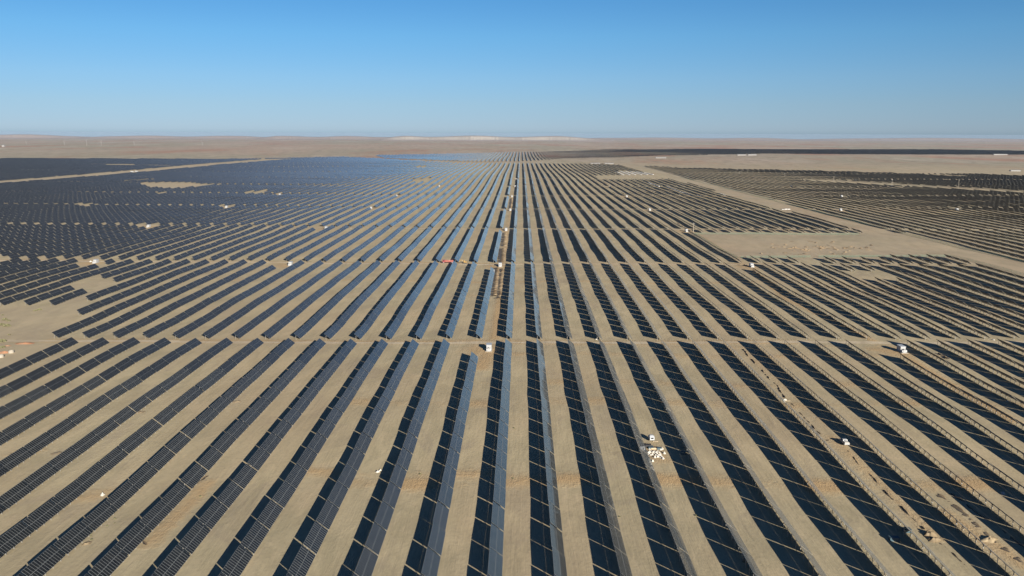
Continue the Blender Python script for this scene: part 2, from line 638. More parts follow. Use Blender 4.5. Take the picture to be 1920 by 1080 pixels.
# tint: R = freshly dug orange sand, G = compacted, B = far plain
PX, PY = proj(V[:, 0], V[:, 1], V[:, 2])
org = np.zeros(len(V))
for yb_, wd, x0, x1, st in ((905, 5.5, 600, 2300, .95), (884, 4, 550, 950, .6), (758, 6, 560, 2300, .55), (722, 5, 900, 2300, .45), (668, 5, 900, 2300, .45), (651, 3, 940, 2300, .4),
                            (528, 5, 400, 1500, .5), (553, 4, 500, 1300, .3), (505, 5, 500, 1500, .35), (468, 5, 500, 1500, .35), (445, 5, 500, 1400, .3)):
    yw = np.array([G(x, yb_)[1] for x in (x0, x1)]).mean()
    X_ = V[:, 0]
    gx0, gx1 = G(x0, yb_)[0], G(x1, yb_)[0]
    m_ = np.exp(-((V[:, 1] - yw - 3 * np.sin(X_ / 23)) / wd) ** 2) * (X_ > gx0) * (X_ < gx1)
    cell = .55 + .45 * np.sin(np.round((X_ - X0 - 4) / PITCH_X) * 2.3 + yb_)
    org = np.maximum(org, st * m_ * cell)


def lane(px1, py1, px2, py2, wd, st):
    global org
    a, b_ = np.array(G(px1, py1)[:2]), np.array(G(px2, py2)[:2])
    d = b_ - a
    t = np.clip(((V[:, :2] - a) @ d) / (d @ d), 0, 1)
    q = V[:, :2] - (a + t[:, None] * d)
    r_ = np.hypot(q[:, 0], q[:, 1])
    org = np.maximum(org, st * np.exp(-(r_ / wd) ** 2))


lane(918, 655, 900, 690, 5, .8)
lane(928, 635, 938, 560, 3.2, .8)
lane(905, 660, 885, 665, 5, .7)
lane(941, 500, 952, 430, 3.0, .7)
lane(952, 425, 962, 360, 3.0, .5)
lane(1640, 655, 1700, 665, 5, .7)
lane(1700, 668, 1900, 790, 3.0, .75)
lane(1470, 560, 1640, 640, 3.0, .7)
lane(1408, 502, 1480, 565, 3.0, .7)
lane(1250, 400, 1400, 497, 3.2, .5)
lane(1770, 960, 1920, 1060, 3.2, .6)
lane(1400, 660, 1560, 800, 3.0, .35)
lane(1560, 820, 1760, 1010, 3.2, .5)
lane(190, 925, 160, 935, 5, .5)
lane(1214, 838, 1240, 862, 4.5, .55)
lane(25, 640, 150, 640, 6, .25)
lane(280, 1020, 390, 905, 3.0, .65)
lane(25, 850, 70, 845, 4, .3)
for cx, cy, cz, ti in cab_xy:
    r_ = np.hypot(V[:, 0] - cx + 3, (V[:, 1] - cy) * .7)
    org = np.maximum(org, .75 * np.exp(-(r_ / 11) ** 2))
for i in range(6):
    yt = np.interp(V[:, 0], *TRACKS[i])
    org = np.maximum(org, .62 * np.exp(-((V[:, 1] - yt - 2) / 5.5) ** 2) * (V[:, 0] > -260 * (i + 1)) * (PX < 1500))
grn = np.zeros(len(V))
field = np.zeros(len(V), bool)
for p in INCL[:2]:
    field |= inpoly(PX, PY, p)
lotp = [(1200, 309), (1320, 340), (1450, 378), (1600, 415), (1930, 492), (1930, 520), (1810, 489), (1780, 485), (1385, 488), (1290, 436), (1613, 437), (1457, 392), (1250, 332)]
lot = inpoly(PX, PY, lotp)
dd = np.hypot(V[:, 0], V[:, 1])
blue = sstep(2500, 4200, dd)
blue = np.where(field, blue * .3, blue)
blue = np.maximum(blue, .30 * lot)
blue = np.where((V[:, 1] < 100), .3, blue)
clr = inpoly(PX, PY, EXCL[12]) | inpoly(PX, PY, EXCL[13])
grn = np.maximum(grn, .5 * clr)
rd = inpoly(PX, PY, EXCL[0]) | inpoly(PX, PY, EXCL[1])
grn = np.maximum(grn, .9 * rd)
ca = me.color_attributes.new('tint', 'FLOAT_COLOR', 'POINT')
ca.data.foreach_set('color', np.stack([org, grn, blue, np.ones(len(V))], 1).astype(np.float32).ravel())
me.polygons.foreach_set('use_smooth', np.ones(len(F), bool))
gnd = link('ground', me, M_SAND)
tag(gnd, 'sandy desert ground under and around the solar rows', kind='structure')


# dirt tracks between the blocks
def ribbon(name, xs, ys, w, z0, m):
    n = len(xs)
    v, f = [], []
    cs = (-.5, -.25, 0, .25, .5)
    for i in range(n):
        j0, j1 = max(0, i - 1), min(n - 1, i + 1)
        dx, dy = xs[j1] - xs[j0], ys[j1] - ys[j0]
        l = math.hypot(dx, dy)
        nxv, nyv = -dy / l, dx / l
        ww = w * (1 + .22 * math.sin(i * .37) + .12 * math.sin(i * 1.7))
        for c in cs:
            x, y = xs[i] + nxv * ww * c, ys[i] + nyv * ww * c
            v.append((x, y, float(H(x, y)) + z0))
    for i in range(n - 1):
        for c in range(4):
            a = i * 5 + c
            f.append((a, a + 1, a + 6, a + 5))
    mb = MB().add(v, f, 0, True)
    return mb.obj(name, m)


for i, (w, st) in enumerate(((4.8, 2.5), (5.4, 4), (6, 8), (6.5, 12))):
    x0_, x1_ = (-330, 330) if i == 0 else (-520 - 150 * i, (330, 420, 560)[i - 1] if i < 4 else 600)
    xs = np.arange(x0_, x1_, st)
    ys = np.interp(xs, *TRACKS[i]) + .7 * np.sin(xs / 19) + 1.2 * np.sin(xs / 61) + (.8 if i == 0 else 0)
    tag(ribbon('dirt_track', xs, ys, w, .05 + .04 * i, M_TRACK), 'compacted dirt service track crossing between panel blocks', kind='structure')

# ---------------------------------------------------------------- solar tables
DIR = np.array([-CT, 0, ST])
NRM = np.array([ST, 0, CT])


def slab(s0, s1, y0, y1, th=.035):
    """slab on the slope: s along the slope from the low edge; returns 8 points"""
    pts = []
    for n_ in (-th, 0):
        for s_, y_ in ((s0, y0), (s1, y0), (s1, y1), (s0, y1)):
            p = np.array([0, y_, ZL]) + DIR * s_ + NRM * n_
            pts.append(p)
    return np.array(pts)


BOXF = np.array([(0, 3, 2, 1), (4, 5, 6, 7), (0, 1, 5, 4), (1, 2, 6, 5), (2, 3, 7, 6), (3, 0, 4, 7)])
MW = 14.40 / 13          # module pitch
ML = LS / 2


def module_mesh():
    """one framed module, origin at its centre on the tilted plane, tilt baked in"""
    mb = MB()
    g = .014
    hw, hl = MW / 2 - g, ML / 2 - .012
    br = .045
    def P(s, y, n):
        return Vector((-CT * s + ST * n, y, ST * s + CT * n))
    # frame: outer box sides + top border ring, glass slightly recessed
    o = [P(s, y, 0) for s, y in ((-hl, -hw), (hl, -hw), (hl, hw), (-hl, hw))]
    i_ = [P(s, y, 0) for s, y in ((-hl + br, -hw + br), (hl - br, -hw + br), (hl - br, hw - br), (-hl + br, hw - br))]
    gl = [P(s, y, -.003) for s, y in ((-hl + br, -hw + br), (hl - br, -hw + br), (hl - br, hw - br), (-hl + br, hw - br))]
    bt = [P(s, y, -.035) for s, y in ((-hl, -hw), (hl, -hw), (hl, hw), (-hl, hw))]
    mb.add(o + i_, [(a, (a + 1) % 4, 4 + (a + 1) % 4, 4 + a) for a in range(4)], 1)
    mb.add(gl, [(0, 1, 2, 3)], 0)
    mb.add(o + bt, [(a, (a + 1) % 4, 4 + (a + 1) % 4, 4 + a) for a in range(4)], 1)
    mb.add(bt, [(3, 2, 1, 0)], 2)
    me = bpy.data.meshes.new('solar_module')
    me.from_pydata(mb.v, [], mb.f)
    me.polygons.foreach_set('material_index', mb.mi)
    bm = bmesh.new()
    bm.from_mesh(me)
    for f_ in bm.faces:
        f_.normal_update()
        if f_.material_index in (0,) and f_.normal.dot(Vector(NRM)) < 0:
            f_.normal_flip()
        if f_.material_index == 2 and f_.normal.dot(Vector(NRM)) > 0:
            f_.normal_flip()
    bm.to_mesh(me)
    bm.free()
    for x in (M_GLASS, M_FRAME, M_BACK):
        me.materials.append(x)
    return me


POST_Y = (-5.7, -1.9, 1.9, 5.7)
POST_S = (.80, 3.70)             # distance up the slope


def post_boxes():
    out = []
    for s_ in POST_S:
        for y_ in POST_Y:
            x = -CT * s_
            zt = ZL + ST * s_ - .18
            out.append((x - .06, x + .06, y_ - .06, y_ + .06, -.6, zt))
    return out


me_mod = module_mesh()
me_post = [MB().box(-.06, .06, -.06, .06, -.6, ZL + ST * s_ - .16).mesh('post') for s_ in POST_S]
fr = MB()
for s_ in (.55, 1.75, 2.85, 4.05):                                   # purlins along the row
    c = np.array([0, 0, ZL]) + DIR * s_ - NRM * .075
    fr.box(c[0] - .03, c[0] + .03, -HALF + .05, HALF - .05, c[2] - .035, c[2] + .035)
for y_ in POST_Y:                                                    # rafters up the slope and a brace
    a = Vector(np.array([0, y_, ZL]) + DIR * .35 - NRM * .15)
    b_ = Vector(np.array([0, y_, ZL]) + DIR * 4.25 - NRM * .15)
    fr.cyl(a, b_, .045, 6)
    fr.cyl(Vector((-CT * POST_S[1], y_, .5)), Vector((-CT * POST_S[0], y_, ZL + ST * POST_S[0] - .2)), .03, 5)
me_frame = fr.mesh('support_frame')
for m_ in me_post + [me_frame]:
    m_.materials.append(M_STEEL)

ORD = {1: 'first', 2: 'second', 3: 'third', 4: 'fourth', 5: 'fifth', 6: 'sixth', 7: 'seventh', 8: 'eighth', 9: 'ninth', 10: 'tenth', 11: 'eleventh', 12: 'twelfth',
       13: 'thirteenth', 14: 'fourteenth', 15: 'fifteenth', 16: 'sixteenth', 17: 'seventeenth', 18: 'eighteenth', 19: 'nineteenth', 20: 'twentieth',
       21: 'twenty-first', 22: 'twenty-second', 23: 'twenty-third', 24: 'twenty-fourth'}
proto = []
for r_ in range(2):
    for c_ in range(13):
        s_ = ML * (r_ + .5)
        y_ = -14.40 / 2 + MW * (c_ + .5)
        proto.append((me_mod, 'solar_module', (-CT * s_, y_, ZL + ST * s_)))
for mi_, s_ in enumerate(POST_S):
    for y_ in POST_Y:
        proto.append((me_post[mi_], 'post', (-CT * s_, y_, 0)))
proto.append((me_frame, 'support_frame', (0, 0, 0)))
src = [bpy.data.objects.new(n_, m_) for m_, n_, l_ in proto]
for o_, (m_, n_, l_) in zip(src, proto):
    o_.location = l_
first = True
for q in near_idx:
    X, Y, hl_, k, b, j = T[q]
    e = bpy.data.objects.new('solar_table', None)
    e.empty_display_size = .5
    COL.objects.link(e)
    e.location = (X, Y, tz[q])
    e.rotation_euler = (math.atan(slope[q]), R(random.gauss(0, .5)), 0)
    k = int(k)
    side = f'{ORD[k + 1]} row right' if k >= 0 else f'{ORD[-k]} row left'
    tag(e, f'solar table {ORD[int(j) + 1]} below the nearest dirt track, {side} of the centre cabin', 'solar table', 'framed solar tables standing in the nearest block')
    for o_ in src:
        c_ = o_ if first else o_.copy()
        COL.objects.link(c_)
        c_.parent = e
        if c_.name.startswith('solar_module'):
            c_.rotation_euler = (R(random.gauss(0, .06)), R(random.gauss(0, .10)), 0)
    if first:
        src = [c for c in src]
        first = False

# the rest of the field as one object
rest = ~near
TR, zr, sl, dr = T[rest], tz[rest], slope[rest], dist[rest]
Vs, Fs, Ms, UVs = [], [], [], []
base = 0


def emit(box8, sel, mat_idx, uvq=None, strip=False):
    """one box per selected table; box8 (8,3) local with y scaled by table length"""
    global base
    n = int(sel.sum())
    if not n:
        return
    t = TR[sel]
    z = zr[sel]
    s_ = sl[sel]
    P = np.repeat(box8[None], n, 0)
    if strip:
        P[:, :, 1] *= (t[:, 2] / HALF)[:, None]
    P = P.copy()
    yl = P[:, :, 1].copy()
    P[:, :, 0] += t[:, 0, None]
    P[:, :, 1] += t[:, 1, None]
    P[:, :, 2] += z[:, None] + yl * s_[:, None]
    f = BOXF[None] + (np.arange(n) * 8)[:, None, None] + base
    base += n * 8
    Vs.append(P.reshape(-1, 3))
    Fs.append(f.reshape(-1, 4))
    mi = np.full((n, 6), 1)
    if isinstance(mat_idx, (list, tuple)):
        mi[:] = mat_idx
    else:
        mi[:] = mat_idx
    Ms.append(mi.ravel())
    u = np.zeros((n, 6, 4, 2))
    if uvq is not None:
        u[:, 1] = uvq
        if strip:
            u[:, 1, :, 0] *= np.round(t[:, 2, None] / HALF * 13) / 13
    UVs.append(u.reshape(-1, 2))


mid = dr < 1350
lo = dr >= 1350
uvL = np.array([(0, 0), (0, 1), (13, 1), (13, 0)], float)
emit(slab(.012, ML - .012, -HALF, HALF), mid, [2, 0, 1, 1, 1, 1], uvL)
emit(slab(ML + .012, LS - .012, -HALF, HALF), mid, [2, 0, 1, 1, 1, 1], uvL)
uvF = np.array([(0, 0), (0, 2), (13, 2), (13, 0)], float)
emit(slab(0, LS, -HALF, HALF), lo, [2, 0, 1, 1, 1, 1], uvF, True)
for x0_, x1_, y0_, y1_, z0_, z1_ in post_boxes():
    b8 = np.array([(x0_, y0_, z0_), (x1_, y0_, z0_), (x1_, y1_, z0_), (x0_, y1_, z0_), (x0_, y0_, z1_), (x1_, y0_, z1_), (x1_, y1_, z1_), (x0_, y1_, z1_)])
    emit(b8, mid, 3)
for s_ in (.55, 2.85):
    c = np.array([0, 0, ZL]) + DIR * s_ - NRM * .075
    b8 = np.array([(c[0] + a * .04, d * (HALF - .05), c[2] + e_ * .04) for e_ in (-1, 1) for a, d in ((-1, -1), (1, -1), (1, 1), (-1, 1))])
    emit(b8, mid & (dr < 800), 3)
me = raw_mesh('solar_panel_field', np.concatenate(Vs), np.concatenate(Fs), np.concatenate(Ms), np.concatenate(UVs))
fld = link('solar_panel_field', me, [M_FIELD, M_FRAME, M_BACK, M_STEEL])
tag(fld, 'thousands of dark solar tables in rows running to the horizon', kind='stuff')
print('field verts', len(me.vertices))

# ---------------------------------------------------------------- objects
def rings(nlat, nlon, r):
    return


def lump(name, m, x, y, sx, sy, sz, seed, rough=.28, parent=None, n=14, z0=None, rz=0.0, sink=.12, peaks=1):
    """irregular heap resting on the ground"""
    rr = random.Random(seed)
    off = Vector((rr.uniform(-50, 50), rr.uniform(-50, 50), 0))
    v, f = [], []
    nr = n // 2 + 2
    for i in range(nr + 1):
        t = i / nr
        for j in range(n * 2):
            a = math.pi * j / n
            wob = 1 + rough * noise.noise(Vector((math.cos(a) * 1.6, math.sin(a) * 1.6, 0)) + off)
            px, py = math.cos(a) * t * wob, math.sin(a) * t * wob
            hgt_ = (math.cos(min(1, t) * math.pi) * .5 + .5) ** .8
            hgt_ *= 1 + rough * 1.6 * noise.noise(Vector((px * 2.6 * peaks, py * 2.6 * peaks, 3)) + off)
            hgt_ += rough * .22 * noise.noise(Vector((px * 8 * peaks, py * 8 * peaks, 7)) + off) * (1 - t)
            v.append((px * sx, py * sy, hgt_ * sz * (t < 1)))
    mm = n * 2
    for i in range(nr):
        for j in range(mm):
            f.append((i * mm + j, i * mm + (j + 1) % mm, (i + 1) * mm + (j + 1) % mm, (i + 1) * mm + j))
    c, s = math.cos(rz), math.sin(rz)
    out = []
    bz = float(H(x, y)) if z0 is None else z0
    for a, b_, z_ in v:
        wx, wy = a * c - b_ * s, a * s + b_ * c
        gz = float(H(x + wx, y + wy)) - float(H(x, y)) if z0 is None else 0
        out.append((wx, wy, z_ + gz - sink * (1 if z_ == 0 else 0)))
    mb = MB().add(out, f, 0, True)
    me_ = bpy.data.meshes.new(name)
    me_.from_pydata(mb.v, [], mb.f)
    me_.polygons.foreach_set('use_smooth', mb.sm)
    return link(name, me_, m, parent, (x, y, bz))


# -- white transformer cabins
def cabin_parts(e, far=False):
    MB().box(-1.75, 1.75, -4.6, 3.3, -.5, .28).obj('plinth', M_CONC, e)
    body = MB().box(-1.3, 1.3, -1.9, 3.0, .28, 2.95).obj('body', M_WHITE, e, .04)
    MB().box(-1.42, 1.42, -2.02, 3.12, 2.953, 3.10).obj('roof', M_GREY, e, .02)
    if not far:
        for sx in (-1, 1):
            d = MB().box(sx * 1.303 - .02, sx * 1.303 + .02, -.4, .55, .5, 2.5).obj('door', M_GREY, body)
        d = MB().box(-.75, .75, -1.94, -1.903, .5, 2.5).obj('door', M_WHITE, body)
    t = MB().box(-.8, .8, -4.0, -2.3, .283, 1.75).obj('transformer', M_WHITE, e, .03)
    rd_ = MB()
    for i in range(7):
        y_ = -3.8 + i * .22
        rd_.box(.803, 1.25, y_, y_ + .07, .5, 1.55)
        rd_.box(-1.25, -.803, y_, y_ + .07, .5, 1.55)
    rd_.obj('radiator', M_GREY, t)
    MB().cyl((0, -3.6, 1.753), (0, -2.7, 2.0), .22, 10).obj('conservator', M_WHITE, t)
    MB().box(-.45, .45, -2.28, -1.96, .6, 1.9).obj('cable_box', M_WOOD, e)


where = {0: 'nearest dirt track', 1: 'second dirt track', 2: 'third dirt track', 3: 'fourth cross gap', 4: 'fifth cross gap', 5: 'sixth cross gap', 6: 'seventh cross gap'}
posn = {}
for i, (px, py, ti) in enumerate(CABINS):
    posn.setdefault(ti, []).append(px)
for i, ((x, y, z, ti), (px, py, _)) in enumerate(zip(cab_xy, CABINS)):
    e = empty('transformer_cabin', (x, y, z))
    rank = sorted(posn[ti]).index(px) + 1
    if ti == 0:
        lb = 'white transformer cabin on tan plinth below the nearest dirt track, ' + ('at the centre' if px < 1200 else 'far right')
    else:
        lb = f'white transformer cabin, {ORD[rank]} from the left beside the {where[ti]}'
    tag(e, lb, 'cabin', 'white transformer cabins at the row ends')
    cabin_parts(e, ti > 2)

# -- pickup truck
x, y, z = G(1583, 832)
pk = empty('pickup_truck', (x, y, z + .05), R(1))
tag(pk, 'white pickup truck on the bare sand lane seen from behind', 'pickup truck')
MB().prism([(-2.6, .45), (2.6, .45), (2.68, .7), (2.6, 1.02), (1.25, 1.15), (-.75, 1.15), (-.75, 1.12), (-2.62, 1.12)], -.93, .93).obj('body', M_WHITE, pk, .06)
cb = MB().prism([(-.82, 1.153), (1.28, 1.153), (.62, 1.78), (-.62, 1.78)], -.80, .80).obj('cab', M_WHITE, pk, .05)
MB().add([(-.66, 1.24, 1.20), (.66, 1.24, 1.20), (.60, .66, 1.765), (-.60, .66, 1.765)], [(0, 1, 2, 3)]).obj('windscreen', M_WIN, cb)
MB().add([(-.62, -.795, 1.25), (.62, -.795, 1.25), (.56, -.66, 1.70), (-.56, -.66, 1.70)], [(0, 3, 2, 1)]).obj('rear_window', M_WIN, cb)
for s_ in (-1, 1):
    MB().add([(s_ * .812, -.7, 1.22), (s_ * .812, 1.02, 1.22), (s_ * .812, .55, 1.68), (s_ * .812, -.55, 1.68)], [(0, 1, 2, 3)]).obj('side_window', M_WIN, cb)
MB().box(-.80, .80, -2.55, -.90, 1.124, 1.32).obj('bed_cover', M_SACK, pk, .03)
MB().box(-.9, .9, -2.68, -2.625, .62, 1.14).obj('tailgate', M_WHITE, pk)
for s_ in (-1, 1):
    for yy in (-1.75, 1.7):
        w_ = MB().cyl((s_ * .72, yy, .38), (s_ * .96, yy, .38), .38, 14).obj('wheel', M_DARK, pk)
        MB().cyl((s_ * .962, yy, .38), (s_ * .975, yy, .38), .2, 10).obj('rim', M_GREY, w_)

# -- red lorry
x, y, z = G(840, 493.5)
lr = empty('tipper_lorry', (x, y, z + .1), 0)
tag(lr, 'red open tipper lorry parked across the second dirt track', 'lorry')
MB().box(-2.6, 4.6, -.5, .5, .75, 1.05).obj('chassis', M_DARK, lr)
bx_ = MB()
bx_.box(-2.5, 4.7, -1.25, 1.25, 1.053, 1.15)
bx_.box(-2.5, -2.38, -1.25, 1.25, 1.15, 2.6).box(4.58, 4.7, -1.25, 1.25, 1.15, 2.6)
bx_.box(-2.38, 4.58, -1.25, -1.15, 1.15, 2.6).box(-2.38, 4.58, 1.15, 1.25, 1.15, 2.6)
for i in range(8):
    bx_.box(-2.2 + i * .95, -2.1 + i * .95, -1.33, -1.253, 1.1, 2.6)
bx_.obj('tipper_body', M_RED, lr)
lump('sand_load', M_ORANGE, 0, 0, 3.3, 1.1, 1.2, 5, .3, z0=0).parent = lr
bpy.data.objects['sand_load'].location = (1.1, 0, 1.5)
cb = MB().prism([(-1.2, .6), (1.2, .6), (1.2, 2.9), (-1.2, 2.9)], -4.7, -2.75).obj('cab', M_DRED, lr, .12)
MB().box(-4.72, -4.705, -1.0, 1.0, 1.75, 2.6).obj('windscreen', M_WIN, cb)
for s_ in (-1, 1):
    MB().box(-4.3, -3.3, s_ * 1.215 - .01, s_ * 1.215 + .01, 1.75, 2.55).obj('side_window', M_WIN, cb)
    for xx in (-3.8, 2.3, 3.7):
        w_ = MB().cyl((xx, s_ * .85, .55), (xx, s_ * 1.22, .55), .55, 14).obj('wheel', M_DARK, lr)
        MB().cyl((xx, s_ * 1.223, .55), (xx, s_ * 1.24, .55), .28, 10).obj('rim', M_GREY, w_)

# -- yellow excavator
x, y, z = G(872, 494)
ex = empty('excavator', (x, y, z + .08), R(175))
tag(ex, 'small yellow excavator with lowered boom beside the red lorry', 'excavator')
for s_ in (-1, 1):
    MB().prism([(-1.5, 0), (1.5, 0), (1.85, .35), (1.5, .75), (-1.5, .75), (-1.85, .35)], -.25, .25).obj('crawler_track', M_DARK, ex, .05).matrix_local = Matrix.Translation((0, s_ * 1.0, 0)) @ Matrix.Rotation(R(90), 4, 'Z')
hs = MB().prism([(-1.15, .85), (1.15, .85), (1.15, 1.75), (-1.15, 1.75)], -1.9, 1.0).obj('house', M_YEL, ex, .08)
MB().box(.0, 1.1, .3, 1.1, 1.753, 2.75).obj('cab', M_YEL, ex, .06)
MB().box(1.105, 1.12, .38, 1.02, 1.85, 2.6).obj('cab_window', M_WIN, ex)
MB().cyl((.8, -.2, 1.5), (3.2, -.2, 3.0), .26, 6).cyl((3.2, -.2, 3.0), (4.6, -.2, 2.4), .24, 6).obj('boom', M_YEL, ex)
MB().cyl((4.6, -.2, 2.4), (5.3, -.2, .7), .17, 6).obj('stick', M_YEL, ex)
MB().prism([(-.6, 0), (.6, 0), (.6, .7), (-.6, .7)], 4.9, 5.6).obj('bucket', M_DARK, ex, .08)

# -- parked site cart by the sack dump
x, y, z = G(1221, 826)
ct = empty('site_trailer', (x, y, z + .03), R(8))
tag(ct, 'small pale grey site trailer beside the white sack dump', 'trailer')
MB().prism([(-1.3, .55), (1.3, .55), (1.3, 1.6), (.7, 2.05), (-.7, 2.05), (-1.3, 1.6)], -.85, .85).obj('body', M_GREY, ct, .06)
MB().box(-.5, .5, -1.32, -1.303, 1.0, 1.5).obj('window', M_WIN, ct)
MB().box(-.6, .6, -.5, .5, 2.053, 2.2).obj('roof_hatch', M_WHITE, ct, .03)
MB().cyl((0, -1.3, .6), (1.2, -2.6, .45), .06, 6).obj('drawbar', M_STEEL, ct)
for s_ in (-1, 1):
    MB().cyl((s_ * .75, 0, .33), (s_ * .98, 0, .33), .33, 12).obj('wheel', M_DARK, ct)
x, y, z = G(1229, 828)
pl = MB().box(-.9, .9, -.16, .16, .02, .16).obj('timber_plank', M_WOOD, None, .02, (x, y, z))
tag(pl, 'pale timber plank lying beside the small grey site trailer', 'plank')

# -- dump of white sacks
sack_px = [(1218, 848), (1221, 847), (1224, 849), (1227, 847), (1230, 848.5), (1233, 847.5), (1236, 849), (1217, 852), (1220, 853.5), (1223, 852.5), (1229, 853.5), (1232, 852), (1235, 854),
           (1237, 857), (1240, 858), (1243, 860), (1228, 858), (1216, 850), (1245.5, 850.5), (1224, 865), (1239.5, 843.5), (1242, 842), (1218, 842), (1217, 839), (1233, 857), (1238, 853.5)]
for i, (a, b_) in enumerate(sack_px):
    x, y, z = G(a, b_)
    o = lump('white_sack', M_SACK, x, y, random.uniform(.45, .85), random.uniform(.35, .65), random.uniform(.35, .75), 100 + i, .45, n=7, rz=random.uniform(0, 3))
    if i == 18:
        lb = 'single round white sack standing right of the sack dump'
    elif i == 19:
        lb = 'single white sack lying apart in front of the sack dump'
    else:
        lb = 'crumpled white sack lying in the dump between the panel rows'
    tag(o, lb, 'sack', 'white sacks dumped between the panel rows')
for i, (a, b_, w_, l_, h_, m_, lb) in enumerate(((1215, 838, 1.1, .8, .9, M_DARK, 'dark stacked pallet behind the white sacks, left'), (1220, 840, .9, 1.2, .5, M_BLUE, 'dark blue crate behind the white sacks'),
                                                 (1229, 842, 1.6, .5, .4, M_WOOD, 'low timber crate behind the middle of the white sacks'), (1236, 842.5, .8, .7, .6, M_BLUE, 'dark blue crate at the right end behind the sacks'))):
    x, y, z = G(a, b_)
    mb = MB()
    for q_ in range(4):
        mb.box(-w_, w_, -l_ + q_ * l_ * .55, -l_ + q_ * l_ * .55 + l_ * .35, .05, h_)
    mb.box(-w_, w_, -l_, l_, h_ + .003, h_ + .1)
    tag(mb.obj('crate', m_, None, 0, (x, y, z)), lb, 'crate')
for i, (a, b_, w_, l_, m_, lb) in enumerate(((1700, 997, 1.0, .9, M_BLUE, 'blue grey crate at the shadow edge beside the sand heap'), (1676, 1013, 1.3, .8, M_BLUE, 'blue grey crate lying in the panel shadow near the bottom'),
                                             (1281, 851, .8, .6, M_BLUE, 'small blue crate in shadow right of the sack dump'))):
    x, y, z = G(a, b_)
    mb = MB().box(-w_, w_, -l_, l_, .02, .9).box(-w_ - .05, w_ + .05, -l_ - .05, l_ + .05, .903, 1.02)
    for q_ in range(5):
        mb.box(-w_ - .04, -w_ - .003, -l_ + q_ * l_ * .45, -l_ + q_ * l_ * .45 + .1, .05, .9)
    tag(mb.obj('crate', m_, None, 0, (x, y, z)), lb, 'crate')

# -- stray white litter
for i, (a, b_, s_, lb) in enumerate(((708, 885, 1.0, 'white crumpled sheet at the shadow edge on an orange patch'), (713, 882, .7, 'small white scrap inside the panel shadow by an orange patch'),
                                     (192, 928, 1.2, 'white crumpled sheet beside the lower left panel row'), (1472, 750, 1.1, 'white crumpled sheet beside a plank on the bare lane'),
                                     (1881, 925.5, 1.1, 'bright white sheet at the right edge by dug sand'), (1118, 636.5, 1.0, 'white bundle at the end of a row above the track'),
                                     (1889, 753, .7, 'white scrap in the shadow near the right edge'), (548, 757, .6, 'small white scrap among the left rows'),
                                     (1863, 637.5, 1.0, 'white bundle beside the track near the right edge'), (997, 497, .8, 'white bundle on the second track right of its cabin'),
                                     (1356, 503.5, 1.5, 'white crumpled sheet in shadow left of a track cabin'), (565, 429, .9, 'white scrap at a row end on the third track'),
                                     (658, 428, 1.0, 'white scrap under a row end right of a third track cabin'), (170, 491, 1.5, 'white sheet on the sandy clearing on the far left track'))):
    x, y, z = G(a, b_)
    o = lump('white_sheet', M_SACK, x, y, s_, s_ * .7, s_ * .55, 300 + i, .6, n=7, rz=i)
    tag(o, lb, 'sheet', 'white litter scattered between the rows')
x, y, z = G(1477, 752)
tag(MB().box(-1.1, 1.1, -.15, .15, .02, .14).obj('timber_plank', M_WOOD, None, .02, (x, y, z)), 'pale plank lying on the bare sand lane by a white sheet', 'plank')

# -- sand and spoil heaps
heaps = [(47, 644, 5.5, 3.0, .55, M_ORANGE, 'long reddish sand heap at the left edge under the track'), (8, 661, 3.6, 2.6, .7, M_ORANGE, 'reddish sand heap cut by the left picture edge'),
         (14, 648.5, 2.0, 1.1, .35, M_ORANGE, 'small reddish sand patch between two heaps, left'),
         (1744, 1003, 2.2, 1.9, 1.2, M_HEAP, 'rough brown spoil heap on the lane near the bottom right'), (1752, 1013, 2.2, 1.5, .9, M_HEAP, 'smaller spoil heap in front of the rough brown one'),
         (1855, 1012, 3.0, 1.6, .8, M_HEAP, 'low spoil heap at the lower right shadow edge'), (34, 850, 2.8, 2.0, .22, M_HEAP, 'flat pale sand heap between the far left rows'),
         (107, 850, 2.4, 1.9, .22, M_HEAP, 'flat pale sand heap, second from left between rows'), (262, 773, 2.3, 1.9, .3, M_HEAP, 'flat pale sand heap between the left rows'),
         (443, 753, 2.3, 1.9, .3, M_HEAP, 'flat sand heap between the rows left of the litter'), (163, 1019, 1.5, 1.2, .35, M_HEAP, 'small square sand heap by dark shrubs, lower left'),
         (1398, 1052, 1.4, 1.0, .25, M_HEAP, 'low sand heap near the bottom edge between rows')]
for i, (a, b_, sx, sy, sz, m_, lb) in enumerate(heaps):
    x, y, z = G(a, b_)
    tag(lump('sand_heap', m_, x, y, sx, sy, sz, 500 + i, .35, n=18, rz=.1 * i), lb, 'heap')
for a, b_, lb in ((21, 661.5, 'round brown and white concrete ring by the reddish heap'), (2, 670, 'brown concrete ring cut by the left picture edge')):
    x, y, z = G(a, b_)
    mb = MB()
    n = 20
    v, f = [], []
    for j in range(n):
        t = 2 * math.pi * j / n
        for r_, zz in ((1.35, 0), (1.35, 1.2), (1.1, 1.2), (1.1, .1)):
            v.append((r_ * math.cos(t), r_ * math.sin(t), zz))
    for j in range(n):
        k2 = (j + 1) % n
        for c_ in range(3):
            f.append((j * 4 + c_, k2 * 4 + c_, k2 * 4 + c_ + 1, j * 4 + c_ + 1))
    tag(mb.add(v, f).obj('concrete_ring', M_CONC, None, 0, (x, y, z)), lb, 'concrete ring')


